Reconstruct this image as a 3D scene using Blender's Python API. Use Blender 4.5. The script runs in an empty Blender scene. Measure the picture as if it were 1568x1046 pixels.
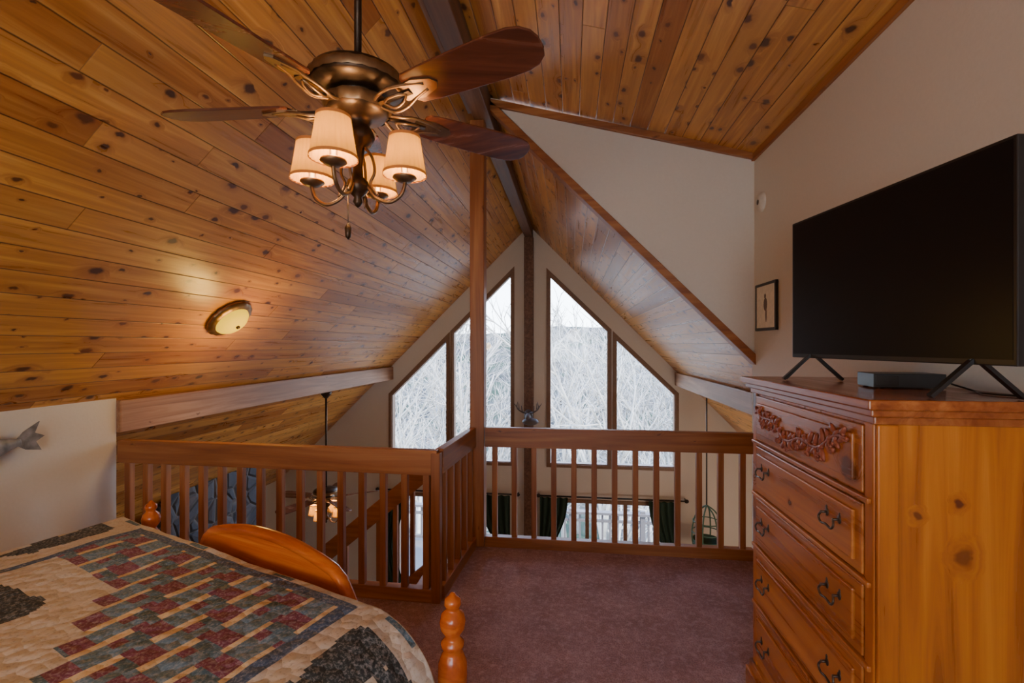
import bpy, bmesh, math, random
from mathutils import Vector, Matrix, noise
random.seed(7)
C = bpy.context.scene.collection
pi = math.pi

# ---------------------------------------------------------------- node helpers
def setin(nt, sock, v):
    if isinstance(v, bpy.types.NodeSocket): nt.links.new(v, sock)
    else:
        try: sock.default_value = v
        except Exception: sock.default_value = (v[0], v[1], v[2], 1.0)
def M_(nt, op, a, b=None, c=None, clamp=False):
    n = nt.nodes.new('ShaderNodeMath'); n.operation = op; n.use_clamp = clamp
    setin(nt, n.inputs[0], a)
    if b is not None: setin(nt, n.inputs[1], b)
    if c is not None: setin(nt, n.inputs[2], c)
    return n.outputs[0]
def MR(nt, v, a, b, c, d):
    n = nt.nodes.new('ShaderNodeMapRange'); n.clamp = True
    for i, x in enumerate((v, a, b, c, d)): setin(nt, n.inputs[i], x)
    return n.outputs[0]
def MIX(nt, f, a, b, mode='MIX'):
    n = nt.nodes.new('ShaderNodeMix'); n.data_type = 'RGBA'; n.blend_type = mode
    setin(nt, n.inputs[0], f)
    for i, x in ((6, a), (7, b)):
        if isinstance(x, bpy.types.NodeSocket): nt.links.new(x, n.inputs[i])
        else: n.inputs[i].default_value = (x[0], x[1], x[2], 1)
    return n.outputs[2]
def COMB(nt, x, y, z):
    n = nt.nodes.new('ShaderNodeCombineXYZ')
    for i, v in enumerate((x, y, z)): setin(nt, n.inputs[i], v)
    return n.outputs[0]
def NOISE(nt, vec, scale, detail=3, rough=.5, dist=0):
    n = nt.nodes.new('ShaderNodeTexNoise')
    if vec is not None: nt.links.new(vec, n.inputs['Vector'])
    n.inputs['Scale'].default_value = scale; n.inputs['Detail'].default_value = detail
    n.inputs['Roughness'].default_value = rough; n.inputs['Distortion'].default_value = dist
    return n.outputs[0]
def BUMP(nt, h, strength, dist):
    n = nt.nodes.new('ShaderNodeBump'); n.inputs['Strength'].default_value = strength
    n.inputs['Distance'].default_value = dist; nt.links.new(h, n.inputs['Height']); return n.outputs[0]
def newmat(name):
    m = bpy.data.materials.new(name); m.use_nodes = True
    nt = m.node_tree; return m, nt, nt.nodes['Principled BSDF']
def objco(nt):
    return nt.nodes.new('ShaderNodeTexCoord').outputs['Object']

def plain(name, col, rough=.5, metal=0, bump=0, bscale=40, var=.08, emit=None, estr=0):
    m, nt, p = newmat(name); co = objco(nt)
    n = NOISE(nt, co, bscale, 3)
    c = MIX(nt, MR(nt, n, .3, .7, 0, 1), [x*(1-var) for x in col], [min(1, x*(1+var)) for x in col])
    nt.links.new(c, p.inputs['Base Color'])
    p.inputs['Roughness'].default_value = rough; p.inputs['Metallic'].default_value = metal
    if bump: nt.links.new(BUMP(nt, n, bump, .01), p.inputs['Normal'])
    if emit:
        p.inputs['Emission Color'].default_value = (*emit, 1); p.inputs['Emission Strength'].default_value = estr
    return m

def wood(name, dark, mid, light, across='X', along='Y', plank=None, ka=6.5, kl=2.6, kthr=.35, ksize=.1, rough=.4, gs=22, kcol=(.09, .03, .012), tint=.4):
    m, nt, p = newmat(name)
    sep = nt.nodes.new('ShaderNodeSeparateXYZ'); nt.links.new(objco(nt), sep.inputs[0])
    a = sep.outputs[across]; l = sep.outputs[along]
    t = sep.outputs[[k for k in 'XYZ' if k not in (across, along)][0]]
    rnd = 0.0; rnd2 = 0.0; groove = None
    if plank:
        ap = M_(nt, 'DIVIDE', a, plank); pid = M_(nt, 'FLOOR', ap); fr = M_(nt, 'SUBTRACT', ap, pid)
        w = nt.nodes.new('ShaderNodeTexWhiteNoise'); w.noise_dimensions = '1D'; nt.links.new(pid, w.inputs['W']); rnd = w.outputs[0]
        l2 = M_(nt, 'ADD', M_(nt, 'DIVIDE', l, 3.1), M_(nt, 'MULTIPLY', rnd, 7.0)); seg = M_(nt, 'FLOOR', l2); lf = M_(nt, 'SUBTRACT', l2, seg)
        w2 = nt.nodes.new('ShaderNodeTexWhiteNoise'); w2.noise_dimensions = '1D'
        nt.links.new(M_(nt, 'ADD', M_(nt, 'MULTIPLY', pid, 17.3), seg), w2.inputs['W']); rnd2 = w2.outputs[0]
        ed = M_(nt, 'ABSOLUTE', M_(nt, 'SUBTRACT', fr, .5))
        g1 = MR(nt, ed, .47, .494, 0, 1)
        g2 = MR(nt, lf, .0, .0018, 1, 0)
        groove = M_(nt, 'MAXIMUM', g1, g2)
    big = COMB(nt, M_(nt, 'MULTIPLY', a, 3.0), M_(nt, 'MULTIPLY', l, .7), M_(nt, 'ADD', M_(nt, 'MULTIPLY', t, 3.0), M_(nt, 'MULTIPLY', rnd2, 20.0)))
    bign = NOISE(nt, big, 1.0, 2)
    wv = NOISE(nt, COMB(nt, M_(nt, 'MULTIPLY', a, 30.0), M_(nt, 'MULTIPLY', l, 26.0), t), 1.0, 3)
    warp = M_(nt, 'ADD', M_(nt, 'MULTIPLY', M_(nt, 'SUBTRACT', bign, .5), .5), M_(nt, 'MULTIPLY', M_(nt, 'SUBTRACT', wv, .5), .26))
    kv = COMB(nt, M_(nt, 'ADD', M_(nt, 'MULTIPLY', M_(nt, 'ADD', a, t), ka), warp), M_(nt, 'ADD', M_(nt, 'MULTIPLY', l, kl), M_(nt, 'MULTIPLY', rnd, 5.0)), 0)
    vo = nt.nodes.new('ShaderNodeTexVoronoi'); vo.voronoi_dimensions = '2D'; vo.inputs['Scale'].default_value = 1.0
    nt.links.new(kv, vo.inputs['Vector'])
    kd = vo.outputs['Distance']; sc = nt.nodes.new('ShaderNodeSeparateColor'); nt.links.new(vo.outputs['Color'], sc.inputs[0])
    pres = M_(nt, 'GREATER_THAN', sc.outputs[0], kthr)
    size = M_(nt, 'ADD', ksize*.30, M_(nt, 'MULTIPLY', M_(nt, 'POWER', sc.outputs[1], 2.0), ksize*1.15))
    kr = M_(nt, 'DIVIDE', kd, size)
    core = M_(nt, 'MULTIPLY', MR(nt, kr, .6, 1.05, 1, 0), pres)
    halo = M_(nt, 'MULTIPLY', MR(nt, kr, .8, 2.6, 1, 0), pres)
    bend = M_(nt, 'MULTIPLY', halo, 1.1)
    gv = COMB(nt, M_(nt, 'ADD', M_(nt, 'ADD', M_(nt, 'MULTIPLY', a, gs), bend), M_(nt, 'MULTIPLY', rnd2, 31.0)),
              M_(nt, 'ADD', M_(nt, 'MULTIPLY', l, gs*.045), M_(nt, 'MULTIPLY', rnd2, 9.0)), M_(nt, 'MULTIPLY', t, gs))
    g = NOISE(nt, gv, 1.0, 5, .6, .7)
    r = nt.nodes.new('ShaderNodeValToRGB'); nt.links.new(g, r.inputs[0])
    e = r.color_ramp.elements; e[0].position = .32; e[0].color = (*dark, 1); e[1].position = .68; e[1].color = (*light, 1)
    k = e.new(.5); k.color = (*mid, 1)
    col = MIX(nt, MR(nt, bign, .35, .68, 0, .5), r.outputs[0], dark)
    if plank:
        col = MIX(nt, M_(nt, 'MULTIPLY', rnd2, tint), col, light)
        col = MIX(nt, MR(nt, rnd2, .0, .4, .5, 0), col, dark)
    col = MIX(nt, M_(nt, 'MULTIPLY', halo, .5), col, dark)
    kc = MIX(nt, MR(nt, sc.outputs[2], .3, .9, 0, .7), kcol, [x*.7 for x in dark])
    col = MIX(nt, M_(nt, 'MULTIPLY', core, .92), col, kc)
    if groove is not None:
        col = MIX(nt, M_(nt, 'MULTIPLY', groove, .8), col, [x*.18 for x in dark])
        h = M_(nt, 'SUBTRACT', M_(nt, 'MULTIPLY', g, .05), groove)
        nt.links.new(BUMP(nt, h, .55, .006), p.inputs['Normal'])
    else:
        nt.links.new(BUMP(nt, g, .10, .004), p.inputs['Normal'])
    nt.links.new(col, p.inputs['Base Color'])
    nt.links.new(MR(nt, g, .3, .7, rough-.05, rough+.07), p.inputs['Roughness'])
    return m

# ---------------------------------------------------------------- materials
m_ceil = wood('knotty_pine_ceiling', (.28, .085, .012), (.56, .222, .036), (.82, .43, .11), plank=.128, rough=.30, ka=8.9, kl=5.2, kthr=.42, ksize=.15, kcol=(.05, .013, .004))
RB = ((.20, .060, .015), (.33, .115, .030), (.45, .185, .056))
m_postZ = wood('stained_wood_vertical', *RB, across='X', along='Z', kthr=.7, ksize=.06, rough=.42)
m_railX = wood('stained_wood_x', *RB, across='Z', along='X', kthr=.6, ksize=.06, rough=.42)
m_railY = wood('stained_wood_y', *RB, across='X', along='Y', kthr=.6, ksize=.06, rough=.42)
m_beamY = wood('beam_wood_y', (.22, .10, .045), (.36, .18, .09), (.50, .30, .18), across='Z', along='Y', kthr=.75, ksize=.06, rough=.5)
m_ridge = wood('ridge_wood', (.08, .035, .018), (.15, .07, .035), (.23, .12, .07), across='X', along='Y', kthr=.75, ksize=.06, rough=.5)
m_dresV = wood('honey_pine_vertical', (.30, .080, .005), (.54, .17, .013), (.70, .265, .028), across='Y', along='Z', ka=5.5, kl=4.6, kthr=.25, ksize=.20, rough=.3, gs=18, kcol=(.10, .02, .004))
m_dresH = wood('honey_pine_horizontal', (.27, .078, .010), (.46, .155, .025), (.62, .25, .05), across='Z', along='Y', ka=5, kl=4, kthr=.6, ksize=.12, rough=.28, gs=16)
m_dresT = wood('honey_pine_top', (.22, .052, .011), (.33, .092, .019), (.45, .155, .035), across='X', along='Y', kthr=.7, ksize=.06, rough=.2)
m_carve = plain('carved_wood', (.27, .075, .04), .4, bump=.3, bscale=60)
m_bedw = wood('cherry_stained_pine', (.34, .06, .006), (.54, .115, .012), (.68, .20, .025), across='Z', along='X', kthr=.7, ksize=.06, rough=.2)
m_blade = wood('fan_blade_wood', (.065, .020, .012), (.13, .038, .019), (.23, .075, .033), across='Y', along='X', kthr=1.1, rough=.22)
m_wall = plain('painted_wall', (.655, .605, .535), .8, bump=.08, bscale=60, var=.015)
m_frame = plain('window_frame_brown', (.20, .11, .06), .5, var=.15)
m_bronze = plain('antique_bronze', (.045, .026, .015), .38, .7, bump=.1, var=.3)
m_brass = plain('aged_brass', (.19, .115, .06), .38, .8, var=.2)
m_iron = plain('dark_iron', (.03, .026, .024), .4, .6)
m_antler = plain('antler_bone', (.10, .09, .09), .6, bscale=20)
m_pull = plain('antique_pull_metal', (.10, .08, .065), .35, .8)
m_black = plain('black_plastic', (.012, .012, .013), .35)
m_white = plain('off_white_plastic', (.6, .56, .5), .5)
m_curt = plain('green_curtain', (.012, .035, .022), .8, bump=.3, bscale=90)
m_dirt = plain('lower_floor_oak', (.20, .11, .06), .4, bscale=5)
m_deck = plain('weathered_deck', (.10, .09, .09), .7)
m_bark = plain('pale_bark', (.30, .285, .265), .9, bscale=3, var=.25)

def screen_mat():
    m, nt, p = newmat('tv_screen'); p.inputs['Base Color'].default_value = (.006, .006, .007, 1)
    n = NOISE(nt, objco(nt), 30, 2)
    nt.links.new(MR(nt, n, 0, 1, .28, .32), p.inputs['Roughness']); p.inputs['Specular IOR Level'].default_value = .2
    return m
m_screen = screen_mat()

def shade_mat(name, col, estr, ecol, tf):
    m, nt, p = newmat(name); out = nt.nodes['Material Output']
    n = NOISE(nt, objco(nt), 25, 3)
    c = MIX(nt, n, [x*.8 for x in col], col)
    tr = nt.nodes.new('ShaderNodeBsdfTranslucent'); nt.links.new(c, tr.inputs[0])
    nt.links.new(c, p.inputs['Base Color']); p.inputs['Roughness'].default_value = .8
    p.inputs['Emission Color'].default_value = (*ecol, 1); p.inputs['Emission Strength'].default_value = estr
    mx = nt.nodes.new('ShaderNodeMixShader'); mx.inputs[0].default_value = tf
    nt.links.new(p.outputs[0], mx.inputs[1]); nt.links.new(tr.outputs[0], mx.inputs[2]); nt.links.new(mx.outputs[0], out.inputs[0])
    return m
m_shade = shade_mat('pleated_shade', (.46, .22, .03), .45, (1, .46, .05), .16)
m_shrim = shade_mat('shade_trim', (.36, .12, .03), .15, (1, .34, .06), .05)
m_amber = shade_mat('amber_glass', (.22, .14, .004), 1.5, (1, .60, .01), .05)
def emis(name, col, s):
    m, nt, p = newmat(name); p.inputs['Base Color'].default_value = (*col, 1)
    p.inputs['Emission Color'].default_value = (*col, 1); p.inputs['Emission Strength'].default_value = s; return m
m_bulb = emis('lamp_bulb', (1, .7, .35), 12)

def glass_mat():
    m, nt, p = newmat('window_glass'); out = nt.nodes['Material Output']
    t = nt.nodes.new('ShaderNodeBsdfTransparent'); g = nt.nodes.new('ShaderNodeBsdfGlossy'); g.inputs['Roughness'].default_value = .02
    mx = nt.nodes.new('ShaderNodeMixShader'); mx.inputs[0].default_value = .05
    nt.links.new(t.outputs[0], mx.inputs[1]); nt.links.new(g.outputs[0], mx.inputs[2]); nt.links.new(mx.outputs[0], out.inputs[0]); return m
m_glass = glass_mat()

def carpet_mat():
    m, nt, p = newmat('mauve_carpet'); co = objco(nt)
    a = NOISE(nt, co, 4.0, 3, .6); b = NOISE(nt, co, 130, 2); c3 = NOISE(nt, co, 30, 4, .7)
    c = MIX(nt, MR(nt, a, .35, .65, 0, 1), (.35, .19, .195), (.50, .30, .315))
    c = MIX(nt, MR(nt, b, .35, .65, 0, .6), c, (.18, .095, .11)); c = MIX(nt, MR(nt, c3, .48, .70, 0, .5), c, (.66, .46, .49))
    nt.links.new(c, p.inputs['Base Color']); p.inputs['Roughness'].default_value = .95
    h = M_(nt, 'ADD', b, c3); nt.links.new(BUMP(nt, h, .8, .014), p.inputs['Normal']); return m
m_carpet = carpet_mat()

def stone_mat():
    m, nt, p = newmat('field_stone'); co = objco(nt)
    v = nt.nodes.new('ShaderNodeTexVoronoi'); v.feature = 'DISTANCE_TO_EDGE'; v.inputs['Scale'].default_value = 5.2; nt.links.new(co, v.inputs[0])
    v2 = nt.nodes.new('ShaderNodeTexVoronoi'); v2.inputs['Scale'].default_value = 5.2; nt.links.new(co, v2.inputs[0])
    s = nt.nodes.new('ShaderNodeSeparateColor'); nt.links.new(v2.outputs['Color'], s.inputs[0])
    c = MIX(nt, s.outputs[0], (.022, .026, .036), (.09, .095, .11)); c = MIX(nt, MR(nt, s.outputs[1], .5, 1, 0, .6), c, (.13, .08, .05))
    c = MIX(nt, MR(nt, NOISE(nt, co, 14, 4), .4, .7, 0, .5), c, (.04, .043, .055))
    c = MIX(nt, MR(nt, v.outputs[0], .0, .05, 1, 0), c, (.14, .13, .12))
    nt.links.new(c, p.inputs['Base Color']); p.inputs['Roughness'].default_value = .85
    nt.links.new(BUMP(nt, MR(nt, v.outputs[0], 0, .15, 0, 1), .8, .05), p.inputs['Normal']); return m
m_stone = stone_mat()

def quilt_mat():
    m, nt, p = newmat('patchwork_quilt'); co = objco(nt)
    at = nt.nodes.new('ShaderNodeAttribute'); at.attribute_name = 'Col'
    n = NOISE(nt, co, 110, 3, .7); n2 = NOISE(nt, co, 9, 2)
    c = MIX(nt, MR(nt, n, .48, .64, 0, .33), at.outputs['Color'], (.60, .58, .58))
    c = MIX(nt, MR(nt, n, .46, .32, 0, .35), c, (.04, .035, .05))
    nt.links.new(c, p.inputs['Base Color']); p.inputs['Roughness'].default_value = .9
    v = nt.nodes.new('ShaderNodeTexVoronoi'); v.inputs['Scale'].default_value = 30; nt.links.new(co, v.inputs[0])
    h = M_(nt, 'ADD', M_(nt, 'MULTIPLY', v.outputs[0], -1.0), M_(nt, 'MULTIPLY', n2, 1.2))
    nt.links.new(BUMP(nt, h, .6, .016), p.inputs['Normal']); return m
m_quilt = quilt_mat()

def hill_mat():
    m, nt, p = newmat('wooded_hillside'); sep = nt.nodes.new('ShaderNodeSeparateXYZ'); nt.links.new(objco(nt), sep.inputs[0])
    v = COMB(nt, M_(nt, 'MULTIPLY', sep.outputs[0], 1.6), M_(nt, 'MULTIPLY', sep.outputs[1], .25), M_(nt, 'MULTIPLY', sep.outputs[2], .5))
    n = NOISE(nt, v, 1.0, 6, .75); n2 = NOISE(nt, objco(nt), .12, 3)
    c = MIX(nt, MR(nt, n, .38, .62, 0, 1), (.025, .026, .026), (.12, .115, .105))
    c = MIX(nt, MR(nt, n2, .5, .62, 0, .8), c, (.015, .035, .018))
    nt.links.new(c, p.inputs['Base Color']); p.inputs['Roughness'].default_value = 1; p.inputs['Specular IOR Level'].default_value = .1; return m
m_hill = hill_mat()

# ---------------------------------------------------------------- mesh builder
class MB:
    def __init__(s): s.v = []; s.f = []; s.mi = []; s.sm = []; s.mats = []
    def add(s, vs, fs, mat, smooth=False, M=None):
        o = len(s.v)
        if mat not in s.mats: s.mats.append(mat)
        k = s.mats.index(mat)
        for q in vs:
            q = Vector(q); s.v.append(M @ q if M is not None else q)
        for f in fs: s.f.append([o+i for i in f]); s.mi.append(k); s.sm.append(smooth)
    def box(s, lo, hi, mat, M=None):
        x0, y0, z0 = lo; x1, y1, z1 = hi
        s.add([(x0,y0,z0),(x1,y0,z0),(x1,y1,z0),(x0,y1,z0),(x0,y0,z1),(x1,y0,z1),(x1,y1,z1),(x0,y1,z1)],
              [(3,2,1,0),(4,5,6,7),(0,1,5,4),(1,2,6,5),(2,3,7,6),(3,0,4,7)], mat, False, M)
    def bar(s, p, q, w, h, mat, up=(0,0,1)):
        p = Vector(p); q = Vector(q); d = (q-p); L = d.length; d.normalize()
        side = d.cross(Vector(up)).normalized(); u = side.cross(d)
        M = Matrix(((d.x, side.x, u.x, p.x), (d.y, side.y, u.y, p.y), (d.z, side.z, u.z, p.z), (0,0,0,1)))
        s.box((0, -w/2, -h/2), (L, w/2, h/2), mat, M)
    def prism(s, pts, t0, t1, mat, M=None, smooth=False):
        n = len(pts)
        vs = [(a, b, t0) for a, b in pts]+[(a, b, t1) for a, b in pts]
        fs = [list(range(n))[::-1], list(range(n, 2*n))]+[(i, (i+1) % n, n+(i+1) % n, n+i) for i in range(n)]
        s.add(vs, fs, mat, smooth, M)
    def lathe(s, prof, mat, M=None, seg=28, ripple=0, nr=0):
        vs = []; fs = []; n = len(prof)
        for i in range(seg):
            a = 2*pi*i/seg
            for r, z in prof:
                rr = r*(1+ripple*math.cos(nr*a)); vs.append((rr*math.cos(a), rr*math.sin(a), z))
        for i in range(seg):
            j = (i+1) % seg
            for k in range(n-1): fs.append((i*n+k, j*n+k, j*n+k+1, i*n+k+1))
        s.add(vs, fs, mat, True, M)
    def tube(s, pts, r, mat, M=None, seg=8, sub=4):
        pts = [Vector(p) for p in pts]
        rs = r if isinstance(r, (list, tuple)) else [r]*len(pts)
        if sub > 1 and len(pts) > 2:
            P = []; R = []
            for i in range(len(pts)-1):
                p0 = pts[max(i-1, 0)]; p1 = pts[i]; p2 = pts[i+1]; p3 = pts[min(i+2, len(pts)-1)]
                for k in range(sub):
                    t = k/sub
                    P.append(.5*((2*p1)+(p2-p0)*t+(2*p0-5*p1+4*p2-p3)*t*t+(3*p1-p0-3*p2+p3)*t**3)); R.append(rs[i]*(1-t)+rs[i+1]*t)
            P.append(pts[-1]); R.append(rs[-1])
        else: P, R = pts, rs
        vs = []; fs = []; n = len(P); nrm = None
        for i in range(n):
            d = (P[min(i+1, n-1)]-P[max(i-1, 0)]).normalized()
            if nrm is None: nrm = d.orthogonal().normalized()
            nrm = (nrm-d*nrm.dot(d)).normalized(); b = d.cross(nrm)
            for k in range(seg):
                a = 2*pi*k/seg; vs.append(P[i]+(nrm*math.cos(a)+b*math.sin(a))*R[i])
        for i in range(n-1):
            for k in range(seg):
                j = (k+1) % seg; fs.append((i*seg+k, i*seg+j, (i+1)*seg+j, (i+1)*seg+k))
        fs.append(list(range(seg))[::-1]); fs.append([(n-1)*seg+k for k in range(seg)])
        s.add(vs, fs, mat, True, M)
    def ell(s, c, r, mat, M=None, seg=14, rings=8):
        prof = [(math.sin(pi*i/rings), -math.cos(pi*i/rings)) for i in range(rings+1)]
        S = Matrix.Translation(c) @ Matrix.Diagonal((*r, 1))
        s.lathe(prof, mat, (M @ S) if M is not None else S, seg)
    def build(s, name, parent=None, bevel=0, loc=None, M=None):
        me = bpy.data.meshes.new(name); me.from_pydata([tuple(q) for q in s.v], [], s.f)
        for m in s.mats: me.materials.append(m)
        for p, k, sm in zip(me.polygons, s.mi, s.sm): p.material_index = k; p.use_smooth = sm
        bm = bmesh.new(); bm.from_mesh(me); bmesh.ops.remove_doubles(bm, verts=bm.verts, dist=1e-5); bmesh.ops.recalc_face_normals(bm, faces=bm.faces); bm.to_mesh(me); bm.free()
        o = bpy.data.objects.new(name, me); C.objects.link(o)
        if bevel:
            b = o.modifiers.new('bevel', 'BEVEL'); b.width = bevel; b.segments = 2; b.limit_method = 'ANGLE'; b.angle_limit = math.radians(50)
        if M is not None: o.matrix_world = M
        if loc is not None: o.location = loc
        if parent: o.parent = parent
        return o
def empty(name, loc=(0,0,0)):
    e = bpy.data.objects.new(name, None); e.empty_display_size = .1; e.location = loc; C.objects.link(e); return e
def simple(name, lo, hi, mat, bevel=0):
    b = MB(); c = [(lo[i]+hi[i])/2 for i in range(3)]
    b.box([lo[i]-c[i] for i in range(3)], [hi[i]-c[i] for i in range(3)], mat); return b.build(name, bevel=bevel, loc=c)
def rotM(loc, rz=0, rx=0, ry=0):
    return Matrix.Translation(loc) @ Matrix.Rotation(rz, 4, 'Z') @ Matrix.Rotation(ry, 4, 'Y') @ Matrix.Rotation(rx, 4, 'X')
def light(name, typ, loc, e, col, size=.05, rot=None):
    l = bpy.data.lights.new(name, typ); l.energy = e; l.color = col
    if typ == 'POINT': l.shadow_soft_size = size
    if typ == 'AREA': l.size = size
    o = bpy.data.objects.new(name, l); o.location = loc
    if rot: o.rotation_euler = rot
    C.objects.link(o); return o

# ---------------------------------------------------------------- room constants (metres, loft floor z=0)
RX, RZ = -.68, 3.48          # ridge
SL, SR = .985, 1.02          # roof slopes
YE, YF, YB = 3.6, 7.6, -2.2  # loft edge, far wall, back wall
XW = 1.30; XK = -3.0; YR = 2.77
ZL = -2.75; XL0, XR0 = -5.0, 3.7
def rl(x): return RZ-SL*(RX-x)
def rr(x): return RZ-SR*(x-RX)

def panel(name, p0, p1, y0, y1, mat, th=.06):
    """ceiling panel: local x runs down the slope, local y along the house"""
    d = Vector((p1[0]-p0[0], 0, p1[1]-p0[1])); L = d.length; d.normalize()
    y = Vector((0, 1, 0)); z = d.cross(y)
    if z.z < 0: lo, hi = -th, 0
    else: lo, hi = 0, th
    Mx = Matrix(((d.x, 0, z.x, p0[0]), (0, 1, 0, y0), (d.z, 0, z.z, p0[1]), (0, 0, 0, 1)))
    b = MB(); b.box((0, 0, lo), (L, y1-y0, hi), mat); return b.build(name, M=Mx)
panel('ceiling_left', (RX, RZ), (XL0, rl(XL0)), YB, YF, m_ceil)
panel('ceiling_right', (RX, RZ), (XR0, rr(XR0)), YE, YF, m_ceil)
panel('ceiling_dormer', (RX, RZ), (XW+.08, RZ-.288*(XW+.08-RX)), YB, YE, m_ceil)
simple('ridge_beam', (RX-.065, YB, RZ-.20), (RX+.065, YF, RZ-.02), m_ridge, .006)
b = MB(); b.box((RX-.12, YB, RZ-.125), (RX-.07, YE+.0, RZ-.10), m_ridge); b.build('trim_1')
simple('beam_left', (XK-.10, YR+.0, .965), (XK+.03, YF, 1.18), m_beamY, .008)
simple('beam_right', (1.60, YE, .915), (1.74, YF, 1.12), m_beamY, .008)

def wallpoly(name, outer, holes, y, th, mat):
    cu = bpy.data.curves.new(name, 'CURVE'); cu.dimensions = '2D'; cu.fill_mode = 'BOTH'; cu.extrude = th/2
    for poly in [outer]+holes:
        sp = cu.splines.new('POLY'); sp.points.add(len(poly)-1)
        for i, (a, c) in enumerate(poly): sp.points[i].co = (a, c, 0, 1)
        sp.use_cyclic_u = True
    t = bpy.data.objects.new('tmp', cu); C.objects.link(t)
    bpy.context.view_layer.update()
    me = bpy.data.meshes.new_from_object(t.evaluated_get(bpy.context.evaluated_depsgraph_get()))
    bpy.data.objects.remove(t); me.name = name; me.materials.clear(); me.materials.append(mat)
    o = bpy.data.objects.new(name, me); C.objects.link(o)
    o.rotation_euler = (pi/2, 0, 0); o.location = (0, y+th/2, 0); return o
def inset(poly, d):
    n = len(poly); ar = sum(poly[i][0]*poly[(i+1) % n][1]-poly[(i+1) % n][0]*poly[i][1] for i in range(n)); sg = 1 if ar > 0 else -1
    L = []
    for i in range(n):
        p = Vector(poly[i]); q = Vector(poly[(i+1) % n]); e = (q-p).normalized(); nn = Vector((-e.y, e.x))*sg; L.append((p+nn*d, e))
    out = []
    for i in range(n):
        p, e = L[i-1]; q, f = L[i]; den = e.x*f.y-e.y*f.x; t = ((q.x-p.x)*f.y-(q.y-p.y)*f.x)/den; out.append((p.x+e.x*t, p.y+e.y*t))
    return out

WB = -.39
def wt(x): return 3.02-(.985 if x < RX else .97)*abs(x-RX)
wins = [[(-3.02, WB), (-2.03, WB), (-2.03, wt(-2.03)), (-3.02, wt(-3.02))],
        [(-1.96, WB), (-.95, WB), (-.95, wt(-.95)), (-1.96, wt(-1.96))],
        [(-.37, WB), (.60, WB), (.60, wt(.60)), (-.37, wt(-.37))],
        [(.68, WB), (1.63, WB), (1.63, wt(1.63)), (.68, wt(.68))]]
ZD0, ZD1 = -2.6, -.95
low = [[(-2.9, ZD0), (-1.12, ZD0), (-1.12, ZD1), (-2.9, ZD1)], [(-.34, ZD0), (1.45, ZD0), (1.45, ZD1), (-.34, ZD1)]]
wallpoly('wall_far', [(XL0, ZL), (XR0, ZL), (XR0, rr(XR0)), (RX, RZ), (XL0, rl(XL0))], wins+low, YF, .14, m_wall)
def ring(bl, poly, d, y0, y1, mat):
    inn = inset(poly, d); n = len(poly); vs = []; fs = []
    for (a, c) in poly+inn: vs.append((a, y0, c))
    for (a, c) in poly+inn: vs.append((a, y1, c))
    for i in range(n):
        j = (i+1) % n
        fs += [(i, j, n+j, n+i), (2*n+j, 2*n+i, 3*n+i, 3*n+j), (n+i, n+j, 3*n+j, 3*n+i), (j, i, 2*n+i, 2*n+j)]
    bl.add(vs, fs, mat); return inn
def window(k, poly, mull=()):
    e = empty('window_%d' % k, (0, YF, 0))
    bl = MB(); outer = inset(poly, -.03)
    ring(bl, outer, .05, -.02, .0, m_frame); inn = ring(bl, poly, .035, .0, .12, m_frame)
    for x in mull:
        zs = [q[1] for q in poly]; bl.box((x-.03, .03, min(zs)), (x+.03, .09, max(zs)), m_frame)
    o = bl.build('frame', e)
    g = MB(); g.add([(a, .06, c) for a, c in inn], [list(range(len(inn)))], m_glass); g.build('glass', e)
for i, w in enumerate(wins): window(i+1, w)
window(5, low[0], (-2.3, -1.7)); window(6, low[1], (.25, .85))
simple('gable_center_post', (RX-.075, YF-.09, ZL), (RX+.075, YF-.001, RZ-.2), m_ridge, .006)

# side / back / closing walls
b = MB(); b.box((XW, YB, ZL), (XW+.12, YE, 3.05), m_wall); 
b.build('wall_right')
b = MB(); b.prism([(YB, ZL), (YR, ZL), (YR, 1.20), (YB, 1.20)], 0, .10, m_wall, Matrix(((0,0,-1,XK),(1,0,0,0),(0,1,0,0),(0,0,0,1)))); b.build('wall_left')
wallpoly('wall_gable_infill', [(RX+.05, RZ-.03), (XW+.0, RZ-.288*(XW-RX)), (XW, rr(XW))], [], YE-.04, .08, m_wall)
wallpoly('wall_back', [(XL0, ZL), (XW+.1, ZL), (XW+.1, 2.95), (RX, RZ+.02), (XL0, rl(XL0)+.02)], [[(-2.0, .9), (.6, .9), (.6, 2.3), (-2.0, 2.3)]], YB-.12, .12, m_wall)  # opening added behind the camera to let in sky light as fill
wallpoly('wall_left_closing', [(XL0, ZL), (XK-.1, ZL), (XK-.1, rl(XK-.1)), (XL0, rl(XL0))], [], YR-.12, .1, m_wall)
wallpoly('wall_right_closing', [(XW+.12, ZL), (XR0, ZL), (XR0, rr(XR0)), (XW+.12, rr(XW+.12)+.04)], [], YE-.12, .1, m_wall)
simple('wall_lower_left', (XL0-.1, YR-.1, ZL), (XL0, YF+.1, rl(XL0)+.05), m_wall)
simple('wall_lower_right', (XR0, YE-.1, ZL), (XR0+.1, YF+.1, rr(XR0)+.05), m_wall)
simple('floor_lower', (XL0-.1, YB-.1, ZL-.1), (XR0+.1, YF+.1, ZL), m_dirt)
# loft floor (L-shaped carpet slab)
XO = -.76
b = MB(); b.prism([(XK, YB), (XW, YB), (XW, YE-.02), (XO, YE-.02), (XO, YR), (XK, YR)], -.24, 0, m_carpet); b.build('floor')
b = MB()
b.box((XO-.02, YE-.02, -.26), (XW, YE+.02, .0), m_railX); b.box((XK, YR, -.26), (XO-.02, YR+.04, 0), m_railX); b.box((XO-.04, YR, -.26), (XO, YE+.02, 0), m_railY)
b.build('trim_3', bevel=.003)
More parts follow.
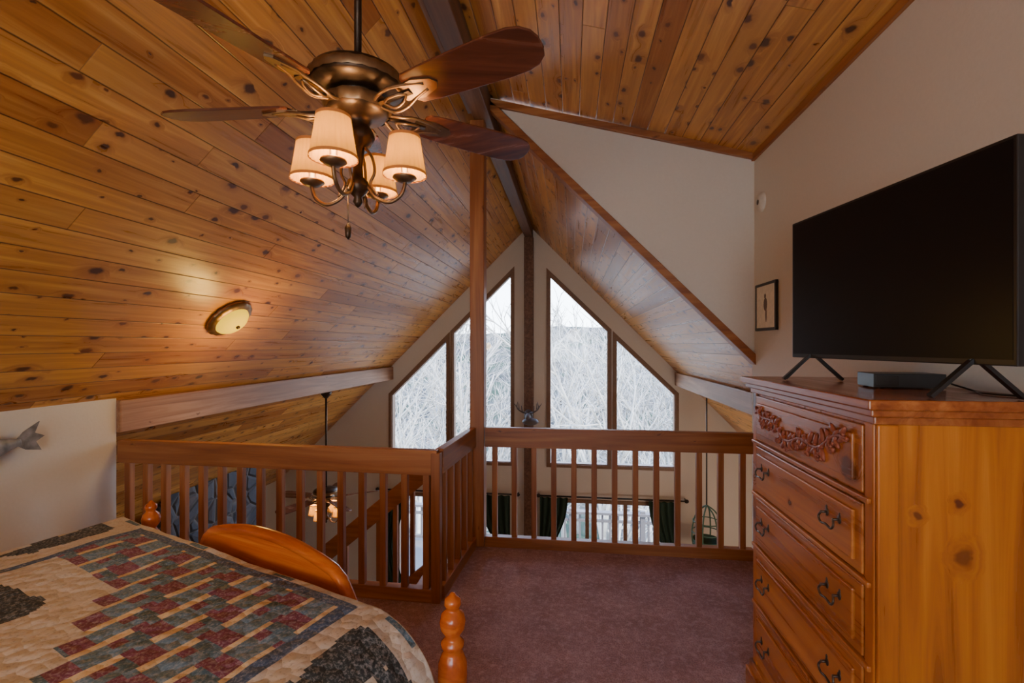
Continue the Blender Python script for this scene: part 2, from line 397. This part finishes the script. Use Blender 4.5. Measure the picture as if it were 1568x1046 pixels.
# dormer trims
b = MB()
b.bar((RX+.03, YE-.055, RZ-.07), (XW+.02, YE-.055, RZ-.288*(XW-RX)-.02), .03, .05, m_railX); b.build('trim_4', bevel=.003)
b = MB()
b.bar((RX+.04, YE-.02, rr(RX+.04)-.035), (XW+.02, YE-.02, rr(XW+.02)-.015), .10, .055, m_railX); b.build('trim_5', bevel=.004)
b = MB()
b.box((XW-.02, YB, RZ-.288*(XW-RX)-.045), (XW+.0, YE-.03, RZ-.288*(XW-RX)), m_railY); b.build('trim_6')
simple('baseboard_right', (XW-.015, YB, 0), (XW, YE-.06, .1), m_railY, .003)

# ---------------------------------------------------------------- posts and railings
simple('ridge_support_post', (-.775, YE-.055, 0), (-.665, YE+.06, RZ-.2), m_postZ, .006)
def railing(name, p, q, n, mat, post_q=False):
    b = MB(); P = Vector(p); Q = Vector(q)
    up = Vector((0, 0, 1))
    b.bar(P+up*.84, Q+up*.84, .05, .15, mat)
    b.bar(P+up*.04, Q+up*.04, .06, .08, mat)
    for i in range(n):
        c = P.lerp(Q, (i+.5)/n)
        b.box((c.x-.02, c.y-.02, .06), (c.x+.02, c.y+.02, .80), m_postZ)
    if post_q: b.box((Q.x-.035, Q.y-.03, 0), (Q.x+.02, Q.y+.03, .90), m_postZ)
    return b.build(name, bevel=.004)
railing('loft_railing', (-.66, YE-.02, 0), (XW, YE-.02, 0), 13, m_railX)
railing('loft_railing', (XK, 2.80, 0), (-.80, 2.76, 0), 16, m_railX, True)
railing('loft_railing', (-.80, 2.795, 0), (-.75, YE-.06, 0), 5, m_railY)
# stairs going down to the left behind the near railing
b = MB(); ang = .83
def sz(x, z0): return z0+(x+.79)*ang
x1 = -3.6
b.bar((-.86, YE+.03, sz(-.86, .84)), (x1, YE+.03, sz(x1, .84)), .05, .13, m_railX)
b.bar((-.95, YE+.03, sz(-.95, -.06)), (x1, YE+.03, sz(x1, -.06)), .05, .26, m_railX)
b.bar((-.95, YR+.07, sz(-.95, -.14)), (x1, YR+.07, sz(x1, -.14)), .05, .26, m_railX)
x = -.98
while x > x1:
    b.box((x-.018, YE+.012, sz(x, .02)), (x+.018, YE+.048, sz(x, .80)), m_postZ); x -= .14
for k in range(13):
    xt = -.86-.235*k; zt = -.195*(k+1)
    b.box((xt-.26, YR+.09, zt-.035), (xt, YE, zt), m_railX)
b.build('staircase', bevel=.003)

# ---------------------------------------------------------------- ceiling fans
def fan(name, loc, angs, R, rodtop, pull, scale=1.0, shade_a0=270):
    e = empty(name, loc); S = scale
    b = MB()
    prof = [(0,.135),(.03,.13),(.06,.128),(.11,.12),(.148,.104),(.156,.088),(.15,.076),(.155,.068),(.148,.054),(.11,.044),(.085,.036),(.075,.026),(.098,.02),(.106,.006),(.104,-.012),(.09,-.03),(.05,-.04),(.036,-.06),(.05,-.08),(.056,-.10),(.045,-.12),(.022,-.14),(.016,-.2),(.018,-.235),(.034,-.25),(.038,-.27),(.028,-.29),(.012,-.305),(.016,-.32),(.008,-.335),(0,-.34)]
    b.lathe([(r*S, z*S) for r, z in prof], m_bronze, seg=40)
    b.lathe([(.157*S,.092*S),(.163*S,.078*S),(.157*S,.062*S)], m_brass, seg=48, ripple=.015, nr=24)
    b.lathe([(.107*S,.018*S),(.112*S,.0),(.105*S,-.02*S)], m_brass, seg=40, ripple=.03, nr=12)
    b.tube([(0,0,.12*S),(0,0,rodtop-loc[2])], .0125, m_bronze, seg=12)
    b.lathe([(0,0),(.065,0),(.06,-.03),(.02,-.08),(0,-.08)], m_bronze, Matrix.Translation((0,0,rodtop-loc[2])))
    b.build('motor_and_stem', e)
    bb = MB(); ir = MB()
    for a in angs:
        Mz = Matrix.Rotation(math.radians(a), 4, 'Z') @ Matrix.Rotation(math.radians(-14), 4, 'X')
        pts = []
        for t, w in ((.235,.045),(.25,.060),(.32,.066),(.45,.072),(.58,.076),(.64,.074),(.675,.064),(.70,.043),(.71,.018)):
            pts.append((t/.71*R, w*S*1.0))
        out = pts+[(x, -y) for x, y in reversed(pts)]
        bb.prism(out, -.004, .004, m_blade, Mz)
        for sgn in (1, -1):
            ir.tube([(.09*S, .012*sgn, -.01), (.14*S, .040*sgn*S, -.025), (.19*S, .044*sgn*S, -.018), (.25*S, .026*sgn*S, -.008), (.30*S, .012*sgn, -.008)], .0055*S, m_brass, Mz)
            ir.tube([(.13*S, .0, -.02), (.16*S, .02*sgn*S, -.03), (.20*S, .016*sgn*S, -.022), (.22*S, .0, -.012)], .0045*S, m_brass, Mz)
        ir.prism([(.20*S,-.03*S),(.27*S,-.038*S),(.33*S,-.02*S),(.345*S,0),(.33*S,.02*S),(.27*S,.038*S),(.20*S,.03*S)], -.010, -.004, m_brass, Mz)
        ir.bar(Mz @ Vector((.08*S,0,-.012)), Mz @ Vector((.24*S,0,-.010)), .022*S, .008, m_bronze)
    o = bb.build('blades', e, bevel=.002); ir.build('blade_irons', e)
    ar = MB(); sh = MB(); bu = MB()
    for k in range(4):
        a = math.radians(shade_a0+90*k); Mz = Matrix.Rotation(a, 4, 'Z'); r = .165*S
        ar.tube([(.03*S,0,-.26*S),(.06*S,0,-.305*S),(.11*S,0,-.325*S),(.15*S,0,-.305*S),(r,0,-.27*S),(r,0,-.25*S)], .0065*S, m_brass, Mz)
        ar.tube([(.02*S,0,-.13*S),(.05*S,0,-.17*S),(.06*S,0,-.22*S),(.045*S,0,-.26*S),(.07*S,0,-.30*S)], .005*S, m_brass, Mz)
        T = Mz @ Matrix.Translation((r, 0, 0))
        ar.lathe([(0,-.262*S),(.022*S,-.258*S),(.04*S,-.246*S),(.038*S,-.24*S),(.012*S,-.238*S),(.012*S,-.20*S),(0,-.2*S)], m_brass, T, 18)
        sh.lathe([(.070*S,-.235*S),(.066*S,-.215*S),(.057*S,-.16*S),(.050*S,-.108*S)], m_shade, T, 96, .028, 24)
        sh.lathe([(.073*S,-.238*S),(.072*S,-.228*S)], m_shrim, T, 36); sh.lathe([(.053*S,-.116*S),(.052*S,-.106*S)], m_shrim, T, 36)
        bu.ell((r, 0, -.175*S), (.014*S,.014*S,.024*S), m_bulb, Mz)
        p = Mz @ Vector((r, 0, -.175*S))
        l = light('bulb_light', 'POINT', (0,0,0), 8.0, (1, .62, .27), .03); l.parent = e; l.location = p
    ar.build('lamp_arms', e); sh.build('lamp_shades', e); bu.build('bulbs', e)
    if pull:
        q = MB(); q.tube([(-.03,-.01,-.28),(-.03,-.01,-.40)], .0022, m_brass, seg=6); q.lathe([(0,-.45),(.009,-.44),(.011,-.41),(.004,-.395),(0,-.39)], m_bronze, Matrix.Translation((-.03,-.01,0)), 12)
        q.tube([(.02,.01,-.30),(.02,.01,-.34)], .002, m_brass, seg=6); q.build('pull_chain', e)
    return e
fan('ceiling_fan', (-.72, 1.52, 2.355), (182, 250, 337, 40, 111), .695, RZ-.2, True)
fan('ceiling_fan', (-3.02, 5.5, -.34), (175, 247, 319, 31, 103), .66, .965, False, .95)

# flush light on sloped ceiling
b = MB(); xx = -2.436; nrm = Vector((SL, 0, -1)).normalized()
q = nrm.to_track_quat('Z', 'X').to_matrix().to_4x4(); T = Matrix.Translation((xx, 3.085, rl(xx))) @ q
b.lathe([(0,0),(.155,0),(.165,.012),(.16,.03),(.135,.042),(.12,.045)], m_brass, T, 64, .02, 16)
b.lathe([(.125,.035),(.115,.06),(.09,.083),(.05,.098),(0,.103)], m_amber, T, 40)
b.lathe([(.012,.10),(.014,.112),(0,.122)], m_bronze, T, 14)
b.build('flush_ceiling_light')
light('flush_ceiling_bulb', 'POINT', Vector((xx, 3.085, rl(xx)))+nrm*.34, 13, (1, .58, .12), .10)

# ---------------------------------------------------------------- dresser
Y0, Y1, X0, X1, ZT = 1.387, 2.24, .82, 1.285, 1.405
b = MB()
b.box((X0, Y0, .12), (X1, Y1, 1.36), m_dresV)
b.box((X0-.03, Y0-.03, 0), (X1, Y1+.03, .09), m_dresH); b.box((X0-.018, Y0-.018, .09), (X1, Y1+.018, .13), m_dresH)
b.box((X0-.045, Y0-.045, 1.378), (X1, Y1+.045, ZT), m_dresT)
b.box((X0-.03, Y0-.03, 1.358), (X1, Y1+.03, 1.378), m_dresT); b.box((X0-.014, Y0-.014, 1.335), (X1, Y1+.014, 1.358), m_dresT)
b.box((X0-.004, Y0-.012, .13), (X0+.05, Y0, 1.335), m_dresV)
fz = [(1.135, 1.325), (.905, 1.105), (.675, .878), (.42, .648), (.155, .392)]
for k, (z0, z1) in enumerate(fz):
    b.box((X0-.012, Y0+.045, z0), (X0, Y1-.045, z1), m_dresH)
    b.box((X0-.022, Y0+.075, z0+.028), (X0-.010, Y1-.075, z1-.028), m_dresH)
    if k < 4: b.box((X0-.018, Y0+.01, z0-.022), (X0, Y1-.01, z0-.006), m_dresH)
b.box((X0-.008, Y0, .13), (X0, Y0+.04, 1.335), m_dresV); b.box((X0-.008, Y1-.04, .13), (X0, Y1, 1.335), m_dresV)
dre = empty('chest_of_drawers'); b.build('carcass', dre, bevel=.005)
h = MB()
for z0, z1 in fz[1:]:
    zc = (z0+z1)/2+.01
    for yc in (Y0+.17, Y1-.17):
        for s in (-1, 1):
            h.tube([(X0-.02, yc+s*.034, zc+.010), (X0-.042, yc+s*.034, zc+.010)], .004, m_pull)
            h.ell((X0-.023, yc+s*.034, zc+.010), (.003, .010, .013), m_pull); h.ell((X0-.023, yc+s*.036, zc+.024), (.002, .005, .008), m_pull)
        h.tube([(X0-.040, yc-.034, zc+.010), (X0-.044, yc-.042, zc-.006), (X0-.044, yc-.028, zc-.020), (X0-.044, yc, zc-.016), (X0-.044, yc+.028, zc-.020), (X0-.044, yc+.042, zc-.006), (X0-.040, yc+.034, zc+.010)], .0035, m_pull)
h.build('bail_pulls', dre)
cv = MB(); rnd = random.Random(3); zc = 1.235; L = Y1-Y0-.17; xs = X0-.026
pts = []
for i in range(37):
    t = i/36; y = Y0+.085+L*t; z = zc+.040-.070*math.sin(pi*t)**1.3+.014*math.sin(t*pi*6); pts.append((xs, y, z))
cv.tube(pts, .006, m_carve, sub=2)
for i in range(1, 36):
    y, z = pts[i][1], pts[i][2]
    for s in (-1, 1):
        a = rnd.uniform(.5, 1.2)*s+rnd.uniform(-.2, .2); d = Vector((0, math.cos(a)*(1 if i % 2 else -1), math.sin(a)))
        ln = rnd.uniform(.014, .027); c = Vector((xs, y, z))+d*ln
        R_ = Matrix.Translation(c) @ Matrix.Rotation(math.atan2(d.z, d.y), 4, 'X')
        cv.ell((0,0,0), (.008, ln, ln*.38), m_carve, R_, 8, 6)
    if i % 4 == 0:
        for k in range(6): cv.ell((xs-.003, y+rnd.uniform(-.014, .014), z-.02-rnd.uniform(0, .024)), (.007,)*3, m_carve, None, 8, 6)
cv.build('carved_vine', dre)

# TV
pL = Vector((.93, 2.13, 0)); pR = Vector((1.07, 1.281, 0)); d = (pR-pL); W = d.length; d.normalize(); nf = Vector((d.y, -d.x, 0))
if nf.x > 0: nf = -nf
MT = Matrix(((d.x, -nf.x, 0, pL.x), (d.y, -nf.y, 0, pL.y), (0, 0, 1, 1.497), (0, 0, 0, 1)))
tv = empty('flat_screen_tv'); b = MB()
b.box((0, 0, 0), (W, .022, .565), m_black, MT); b.box((.2, .02, .05), (W-.2, .055, .40), m_black, MT)
b.build('housing', tv, bevel=.003)
b = MB(); b.box((.009, -.0012, .016), (W-.009, .0, .556), m_screen, MT); b.build('screen', tv)
b = MB()
for u in (.11, W-.11):
    b.bar(MT @ Vector((u, .012, .02)), MT @ Vector((u-.02, -.095, -.086)), .018, .010, m_black)
    b.bar(MT @ Vector((u, .012, .02)), MT @ Vector((u+.02, .12, -.086)), .018, .010, m_black)
    b.bar(MT @ Vector((u, .012, .02)), MT @ Vector((u-.055, -.06, -.086)), .016, .010, m_black)
b.build('feet', tv)
b = MB(); Mb = rotM((1.10, 1.74, ZT), math.radians(-8))
b.box((-.10, -.06, .004), (.10, .06, .050), m_black, Mb); b.box((-.095, -.062, .010), (-.03, -.059, .044), m_iron, Mb)
for sx in (-.08, .08):
    for sy in (-.045, .045): b.lathe([(0,0),(.008,0),(.008,.005),(0,.005)], m_black, Mb @ Matrix.Translation((sx, sy, 0)), 10)
b.build('cable_box', bevel=.003)
b = MB(); b.tube([(1.20, 1.66, ZT+.02), (1.22, 1.60, ZT+.004), (1.19, 1.53, ZT+.004), (1.215, 1.46, ZT+.004), (1.24, 1.40, ZT+.004)], .003, m_black); b.build('power_cable')

# picture, sensor
pf = empty('framed_picture'); b = MB()
xa = XW-.02; y0, y1, z0, z1 = 3.16, 3.49, 1.645, 1.965
for lo, hi in (((xa, y0, z0), (XW-.001, y1, z0+.018)), ((xa, y0, z1-.018), (XW-.001, y1, z1)), ((xa, y0, z0+.018), (XW-.001, y0+.018, z1-.018)), ((xa, y1-.018, z0+.018), (XW-.001, y1, z1-.018))): b.box(lo, hi, m_iron)
b.build('frame', pf, bevel=.002)
b = MB(); b.box((xa+.004, y0+.016, z0+.016), (XW-.002, y1-.016, z1-.016), plain('picture_paper', (.80, .74, .62), .6)); b.build('print', pf)
b = MB(); mk = plain('ink_sketch', (.14, .11, .09), .7)
b.ell((xa+.004, 3.325, 1.82), (.002, .03, .045), mk); b.ell((xa+.004, 3.33, 1.875), (.002, .014, .018), mk); b.ell((xa+.004, 3.315, 1.75), (.002, .012, .05), mk); b.build('sketch', pf)
b = MB(); Ms = Matrix.Translation((XW, 3.42, 2.53)) @ Matrix.Rotation(-pi/2, 4, 'Y')
b.lathe([(0,.030),(.035,.027),(.05,.012),(.052,0)], m_white, Ms @ Matrix.Diagonal((1.3, 1.25, 1, 1)), 28)
b.lathe([(0,.034),(.018,.031),(.02,.026)], m_pull, Ms, 20); b.build('motion_sensor')

# fish mount on knee wall
b = MB(); mg = plain('mount_fish_skin', (.20, .19, .19), .45, bscale=18, var=.5)
Mf = Matrix.Translation((XK+.06, 1.95, 1.0)) @ Matrix.Rotation(.12, 4, 'X')
prof = [(0,-.30),(.03,-.28),(.06,-.22),(.075,-.12),(.07,-.0),(.05,.12),(.025,.2),(.018,.23),(0,.235)]
b.lathe(prof, mg, Mf @ Matrix.Rotation(-pi/2, 4, 'X') @ Matrix.Diagonal((.5, 1, 1, 1)), 20)
MX = Mf @ Matrix(((0,0,1,0),(1,0,0,0),(0,1,0,0),(0,0,0,1)))
b.prism([(.21,.015),(.25,.05),(.33,.085),(.30,.03),(.345,.0),(.30,-.02),(.32,-.075),(.25,-.05),(.21,-.015)], -.004, .004, mg, MX)
b.prism([(-.06,.06),(-.02,.13),(.05,.11),(.06,.045)], -.003, .003, mg, MX); b.prism([(.02,-.05),(.06,-.10),(.11,-.08),(.10,-.03)], -.003, .003, mg, MX)
b.build('mounted_fish')

# ---------------------------------------------------------------- bed
O = Vector((-.335, 1.305, 0)); A = Vector((-.933, .36, 0)).normalized(); Bv = Vector((A.y, -A.x, 0)); 
if Bv.y > 0: Bv = -Bv
MBd = Matrix(((A.x, Bv.x, 0, O.x), (A.y, Bv.y, 0, O.y), (0, 0, 1, 0), (0, 0, 0, 1)))
bed = empty('bed'); bed.matrix_world = MBd; BW = 1.66; QW = 1.80
b = MB()
post = [(0,0),(.032,0),(.035,.06),(.028,.10),(.036,.14),(.036,.42),(.042,.46),(.042,.50),(.030,.515),(.026,.53),(.036,.55),(.041,.58),(.042,.615),(.040,.65),(.030,.675),(.024,.685),(.032,.695),(.033,.705),(.024,.715),(.020,.725),(.034,.745),(.037,.765),(.032,.785),(.020,.797),(.018,.803),(.024,.813),(.022,.828),(.010,.838),(.006,.845),(0,.848)]
for a in (0, BW): b.lathe(post, m_bedw, Matrix.Translation((a, 0, 0)), 32)
pts = []
N_ = 48
for i in range(N_+1):
    t = BW*i/N_; u = abs(t-BW/2)
    z = .850-.085*(u/.44)**2
    if u > .36: z -= 3.0*(u-.36)**1.4
    pts.append((t, max(.46, z)))
poly = [(0, .26)]+pts+[(BW, .26)]
Mfb = Matrix(((1,0,0,0),(0,0,1,-.02),(0,1,0,0),(0,0,0,1)))
b.prism(poly, 0, .035, m_bedw, Mfb)
b.tube([(t, -.003, z) for t, z in pts], .022, m_bedw, seg=12, sub=1)
for a in (.0, BW): b.box((a-.015, .02, .22), (a+.015, 2.05, .38), m_bedw)
b.build('footboard_and_rails', bed)
b = MB(); b.box((.04, .06, .3), (QW-.05, 2.03, .64), m_white); b.build('mattress', bed, bevel=.04)
cream = (.58, .51, .40); green = (.07, .135, .18); teal = (.12, .205, .28); maroon = (.18, .045, .08); tan = (.70, .52, .28); dk = (.03, .04, .04); navy = (.06, .10, .18)
def inbear(x, y):
    if ((x)/.105)**2+((y-.005)/.05)**2 < 1: return True
    if ((x+.055)/.05)**2+((y-.02)/.045)**2 < 1: return True
    if ((x-.115)/.042)**2+((y+.005)/.032)**2 < 1: return True
    if ((x-.155)/.025)**2+((y+.018)/.014)**2 < 1: return True
    if ((x-.105)/.012)**2+((y-.03)/.014)**2 < 1: return True
    for lx in (-.085, -.05, .04, .075):
        if abs(x-lx-(y+.05)*.12) < .017 and -.095 < y < 0: return True
    return False
def qcol(t, b_):
    tt = min(t, QW-t)
    if tt < .27 or b_ < .10:
        for bc, sg in ((.27, 1), (.78, -1), (1.3, 1)):
            if inbear((b_-bc)*sg*.85, (tt-.13)*.85): return dk
        for pc in (.52, 1.04, 1.6):
            y = tt+.10
            if 0 < y < .2 and abs(b_-pc) < .07*(1-(y % .07)/.07*.6)*(1-y/.24): return green
        if b_ < .10 and abs(((t-.55) % .5)-.07) < .05 and .04 < b_ < .09: return green
        return cream
    if tt < .31 or b_ < .135: return navy
    a_ = t-.31; bb = b_-.135
    pa = .100; k = math.floor(a_/pa); f = a_-k*pa
    kq = (k+.5)*pa+.31
    if bb > .24+.075*max(0, round((1.10-kq)/pa)) and .4 < kq < 1.5:
        if inbear((t-1.25)*.6, (b_-.62)*-.6): return dk
        return cream
    m = (bb+k*.066) % .198
    if f < .022: return tan if m < .135 else (teal if m < .165 else maroon)
    if m < .070: return teal
    if m < .125: return maroon
    if m < .16: return green
    return teal if f < .060 else maroon
st = .009
ts = []; t = -.40
while t < QW+.401: ts.append(t); t += st
bs = []; q_ = -.12
while q_ < 2.05: bs.append(q_); q_ += st
def qpos(t, b_):
    if t < QW/2: r_ = max(0, min(1, t/.22)); h = .575+.205*math.sqrt(max(0, 1-(1-r_)**2))
    else: r_ = max(0, min(1, (QW-t)/.07)); h = .70+.08*math.sqrt(max(0, 1-(1-r_)**2))
    a = t
    if t < 0: a = -.022*min(1, -t/.06)-.012*math.sin(b_*14)*min(1, -t*3); h = .575+t*.9
    if t > QW: a = QW+.022*min(1, (t-QW)/.06); h = .70-(t-QW)*.9
    bb = b_
    if b_ < .10:
        u = (.10-b_)/.22; bb = .045+.055*(1-min(1, u*1.6)) if u < .6 else .045
        h -= .34*max(0, (u-.30))**1.3 if u > .30 else 0
    w = noise.noise(Vector((t*3.2, b_*3.2, 2.0)))*.010+noise.noise(Vector((t*14, b_*14, 5.0)))*.004
    return (a, bb, max(.12, h+w))
vs = [qpos(t, q_) for t in ts for q_ in bs]; nb = len(bs); fs = []; cols = []
for i in range(len(ts)-1):
    for j in range(nb-1):
        fs.append((i*nb+j, i*nb+j+1, (i+1)*nb+j+1, (i+1)*nb+j)); cols.append(qcol((ts[i]+ts[i+1])/2, (bs[j]+bs[j+1])/2))
me = bpy.data.meshes.new('quilt'); me.from_pydata(vs, [], fs); me.materials.append(m_quilt)
ca = me.color_attributes.new('Col', 'FLOAT_COLOR', 'CORNER')
buf = []
for c in cols: buf += [*c, 1.0]*4
ca.data.foreach_set('color', buf)
me.polygons.foreach_set('use_smooth', [True]*len(fs))
qo = bpy.data.objects.new('quilt', me); C.objects.link(qo); qo.parent = bed

# ---------------------------------------------------------------- great room bits
b = MB(); b.prism([(-4.98, ZL), (-4.25, ZL), (-4.25, rl(-4.25)-.02), (-4.98, rl(-4.98)-.02)], 0, 1.65, m_stone, Matrix(((1,0,0,0),(0,0,1,4.45),(0,1,0,0),(0,0,0,1))))
b.box((-4.3, 4.6, -1.35), (-4.12, 5.95, -1.25), m_railY)
b.build('stone_fireplace')
def curtain(x0, x1, gather, z0=-2.55, z1=-.88):
    n = 40; rows = 16; vs = []; fs = []
    for r in range(rows+1):
        v = r/rows; z = z1+(z0-z1)*v
        wd = 1-.55*math.exp(-((v-.55)/.28)**2)
        for i in range(n+1):
            u = i/n; c = x0 if gather < 0 else x1
            x = c+((x0+(x1-x0)*u)-c)*wd
            vs.append((x, YF-.10+.022*math.sin(u*pi*9), z))
    for r in range(rows):
        for i in range(n): fs.append((r*(n+1)+i, r*(n+1)+i+1, (r+1)*(n+1)+i+1, (r+1)*(n+1)+i))
    b = MB(); b.add(vs, fs, m_curt, True); b.build('window_curtain')
curtain(-3.1, -2.72, -1); curtain(-1.50, -.98, 1); curtain(-.50, -.05, -1); curtain(1.18, 1.66, 1)
for x0, x1 in ((-3.2, -.85), (-.52, 1.75)):
    b = MB(); b.tube([(x0, YF-.12, -.85), (x1, YF-.12, -.85)], .013, m_iron, seg=10)
    for x in (x0, x1): b.ell((x, YF-.12, -.85), (.035, .03, .03), m_iron); b.bar((x, YF-.12, -.85), (x, YF, -.85), .015, .015, m_iron)
    b.build('curtain_rod')
b = MB(); b.ell((RX, YF-.12, .42), (.07, .03, .10), m_antler)
for s in (-1, 1):
    b.tube([(RX+.02*s, YF-.14, .46), (RX+.10*s, YF-.2, .49), (RX+.17*s, YF-.24, .56), (RX+.15*s, YF-.28, .66)], [.014,.013,.010,.004], m_antler)
    for p, q in (((.09,.49),(.10,.59)), ((.14,.53),(.14,.63)), ((.17,.56),(.22,.63))): b.tube([(RX+p[0]*s, YF-.21, p[1]), (RX+q[0]*s, YF-.25, q[1])], [.009, .004], m_antler)
b.ell((RX, YF-.19, .40), (.05, .09, .07), m_antler); b.ell((RX+.04, YF-.22, .34), (.13, .08, .06), m_antler); b.build('antler_mount')
b = MB(); hx, hy = 1.9, 6.95; m_gr = plain('basket_green', (.05, .11, .07), .7)
b.tube([(hx, hy, rr(hx)-.0), (hx, hy, -.72)], .010, m_iron, seg=8)
for k in range(6):
    a = k*pi/3; b.tube([(hx, hy, -.72), (hx+.14*math.cos(a), hy+.14*math.sin(a), -.84), (hx+.20*math.cos(a), hy+.20*math.sin(a), -1.1), (hx+.16*math.cos(a), hy+.16*math.sin(a), -1.35), (hx, hy, -1.42)], .010, m_gr)
for z, r in ((-.95, .185), (-1.1, .20), (-1.25, .185)):
    b.tube([(hx+r*math.cos(t*pi/8), hy+r*math.sin(t*pi/8), z) for t in range(17)], .008, m_gr, sub=1)
b.lathe([(0,-1.42),(.12,-1.40),(.17,-1.30),(.19,-1.2)], m_gr, Matrix.Translation((hx, hy, 0)), 24)
b.build('hanging_basket')

# ---------------------------------------------------------------- outdoors
b = MB(); b.box((-6, YF+.2, -2.95), (6, 10.4, -2.85), m_deck)
for x in [-6+i*1.5 for i in range(9)]: b.box((x-.05, 10.2, -2.9), (x+.05, 10.3, -1.98), m_deck)
b.box((-6, 10.17, -2.08), (6, 10.33, -2.03), m_deck); b.box((-6, 10.2, -2.78), (6, 10.28, -2.72), m_deck); b.box((-6, 10.21, -2.25), (6, 10.27, -2.2), m_deck)
x = -5.9
while x < 6: b.box((x-.02, 10.22, -2.75), (x+.02, 10.26, -2.05), m_deck); x += .16
b.build('deck')
def gz(x, y): return -11+.158*max(0, y-32)*(1+.12*math.sin(x*.04+1.2))
n = 70; vs = []; fs = []
for j in range(n+1):
    for i in range(n+1):
        x = -110+220*i/n; v = j/n; y = 11+120*v
        vs.append((x, y, gz(x, y)+noise.noise(Vector((x*.08, y*.08, 0)))*1.5*v+random.uniform(-.45, .45)*v))
for j in range(n):
    for i in range(n): fs.append((j*(n+1)+i, j*(n+1)+i+1, (j+1)*(n+1)+i+1, (j+1)*(n+1)+i))
b = MB(); b.add(vs, fs, m_hill, True); b.build('ground_hillside')
def tree(seed):
    r = random.Random(seed); b = MB()
    def br(p, d, L, rad, depth):
        pts = [p]; q = p.copy(); dd = d.copy()
        for k in range(3):
            dd = (dd+Vector((r.uniform(-.18, .18), r.uniform(-.18, .18), r.uniform(-.02, .14)))).normalized(); q = q+dd*L/3; pts.append(q.copy())
        b.tube(pts, [rad, rad*.8, rad*.62, rad*.4], m_bark, seg=4 if depth else 6, sub=1)
        if depth >= 4: return
        nc = (7, 4, 4, 3)[depth]
        for k in range(nc):
            f = r.uniform(.3, 1); i = min(2, int(f*3)); s = pts[i].lerp(pts[i+1], f*3-i)
            a = r.uniform(0, 2*pi); sp = r.uniform(.5, .95); side = dd.orthogonal().normalized(); side.rotate(Matrix.Rotation(a, 3, dd))
            br(s, (dd+side*sp).normalized(), L*r.uniform(.42, .62), rad*.55, depth+1)
    br(Vector((0,0,0)), Vector((0,0,1)), r.uniform(8, 10), .15, 0)
    return b
proto = []
for s in range(4):
    o = tree(s+11).build('bare_tree'); proto.append(o)
rt = random.Random(5)
for k, o in enumerate(proto): o.location = (-9+5*k, 16+2*(k % 2), -10.0); o.scale = (1.05,)*3
for k in range(40):
    src = rt.choice(proto); o = bpy.data.objects.new('bare_tree', src.data); C.objects.link(o)
    y = rt.uniform(15, 60); xx_ = rt.uniform(-.55, .42)*y; o.location = (xx_, y, gz(xx_, y)-.3); s = rt.uniform(.8, 1.25)
    o.rotation_euler = (0, 0, rt.uniform(0, 6.28)); o.scale = (s, s, s)

# ---------------------------------------------------------------- light
w = bpy.data.worlds.new('sky'); bpy.context.scene.world = w; w.use_nodes = True; nt = w.node_tree
bg = nt.nodes['Background']; tc = nt.nodes.new('ShaderNodeTexCoord'); sp = nt.nodes.new('ShaderNodeSeparateXYZ'); nt.links.new(tc.outputs['Generated'], sp.inputs[0])
c = MIX(nt, MR(nt, sp.outputs[2], 0, .5, 0, 1), (.82, .92, 1.0), (.42, .60, 1.0)); nt.links.new(c, bg.inputs[0]); bg.inputs[1].default_value = 12.5
s = light('sun', 'SUN', (20, -10, 20), 17.0, (1, .95, .88)); s.data.angle = .02; s.rotation_euler = Vector((.8, -.35, .65)).to_track_quat('Z', 'Y').to_euler()
light('bedroom_fill_light', 'POINT', (-1.9, -1.3, 1.25), 34, (1, .64, .35), .2)  # added warm fill over the bed, no lamp object here
light('rear_fill_light', 'POINT', (.1, -1.8, 1.9), 22, (1, .76, .52), .25)  # added fill from behind the camera, no fixture modelled
light('great_room_fill_light', 'POINT', (2.2, 5.2, -1.2), 45, (1, .78, .56), .25)  # unseen fill added to brighten the great room

# ---------------------------------------------------------------- camera
cam = bpy.data.cameras.new('camera'); co = bpy.data.objects.new('camera', cam); C.objects.link(co)
co.location = (0, 0, 1.55); co.rotation_euler = (pi/2, 0, math.radians(7.2)); cam.sensor_width = 36; cam.lens = 16.53; cam.shift_y = .0032; cam.clip_start = .02; cam.clip_end = 500
bpy.context.scene.camera = co
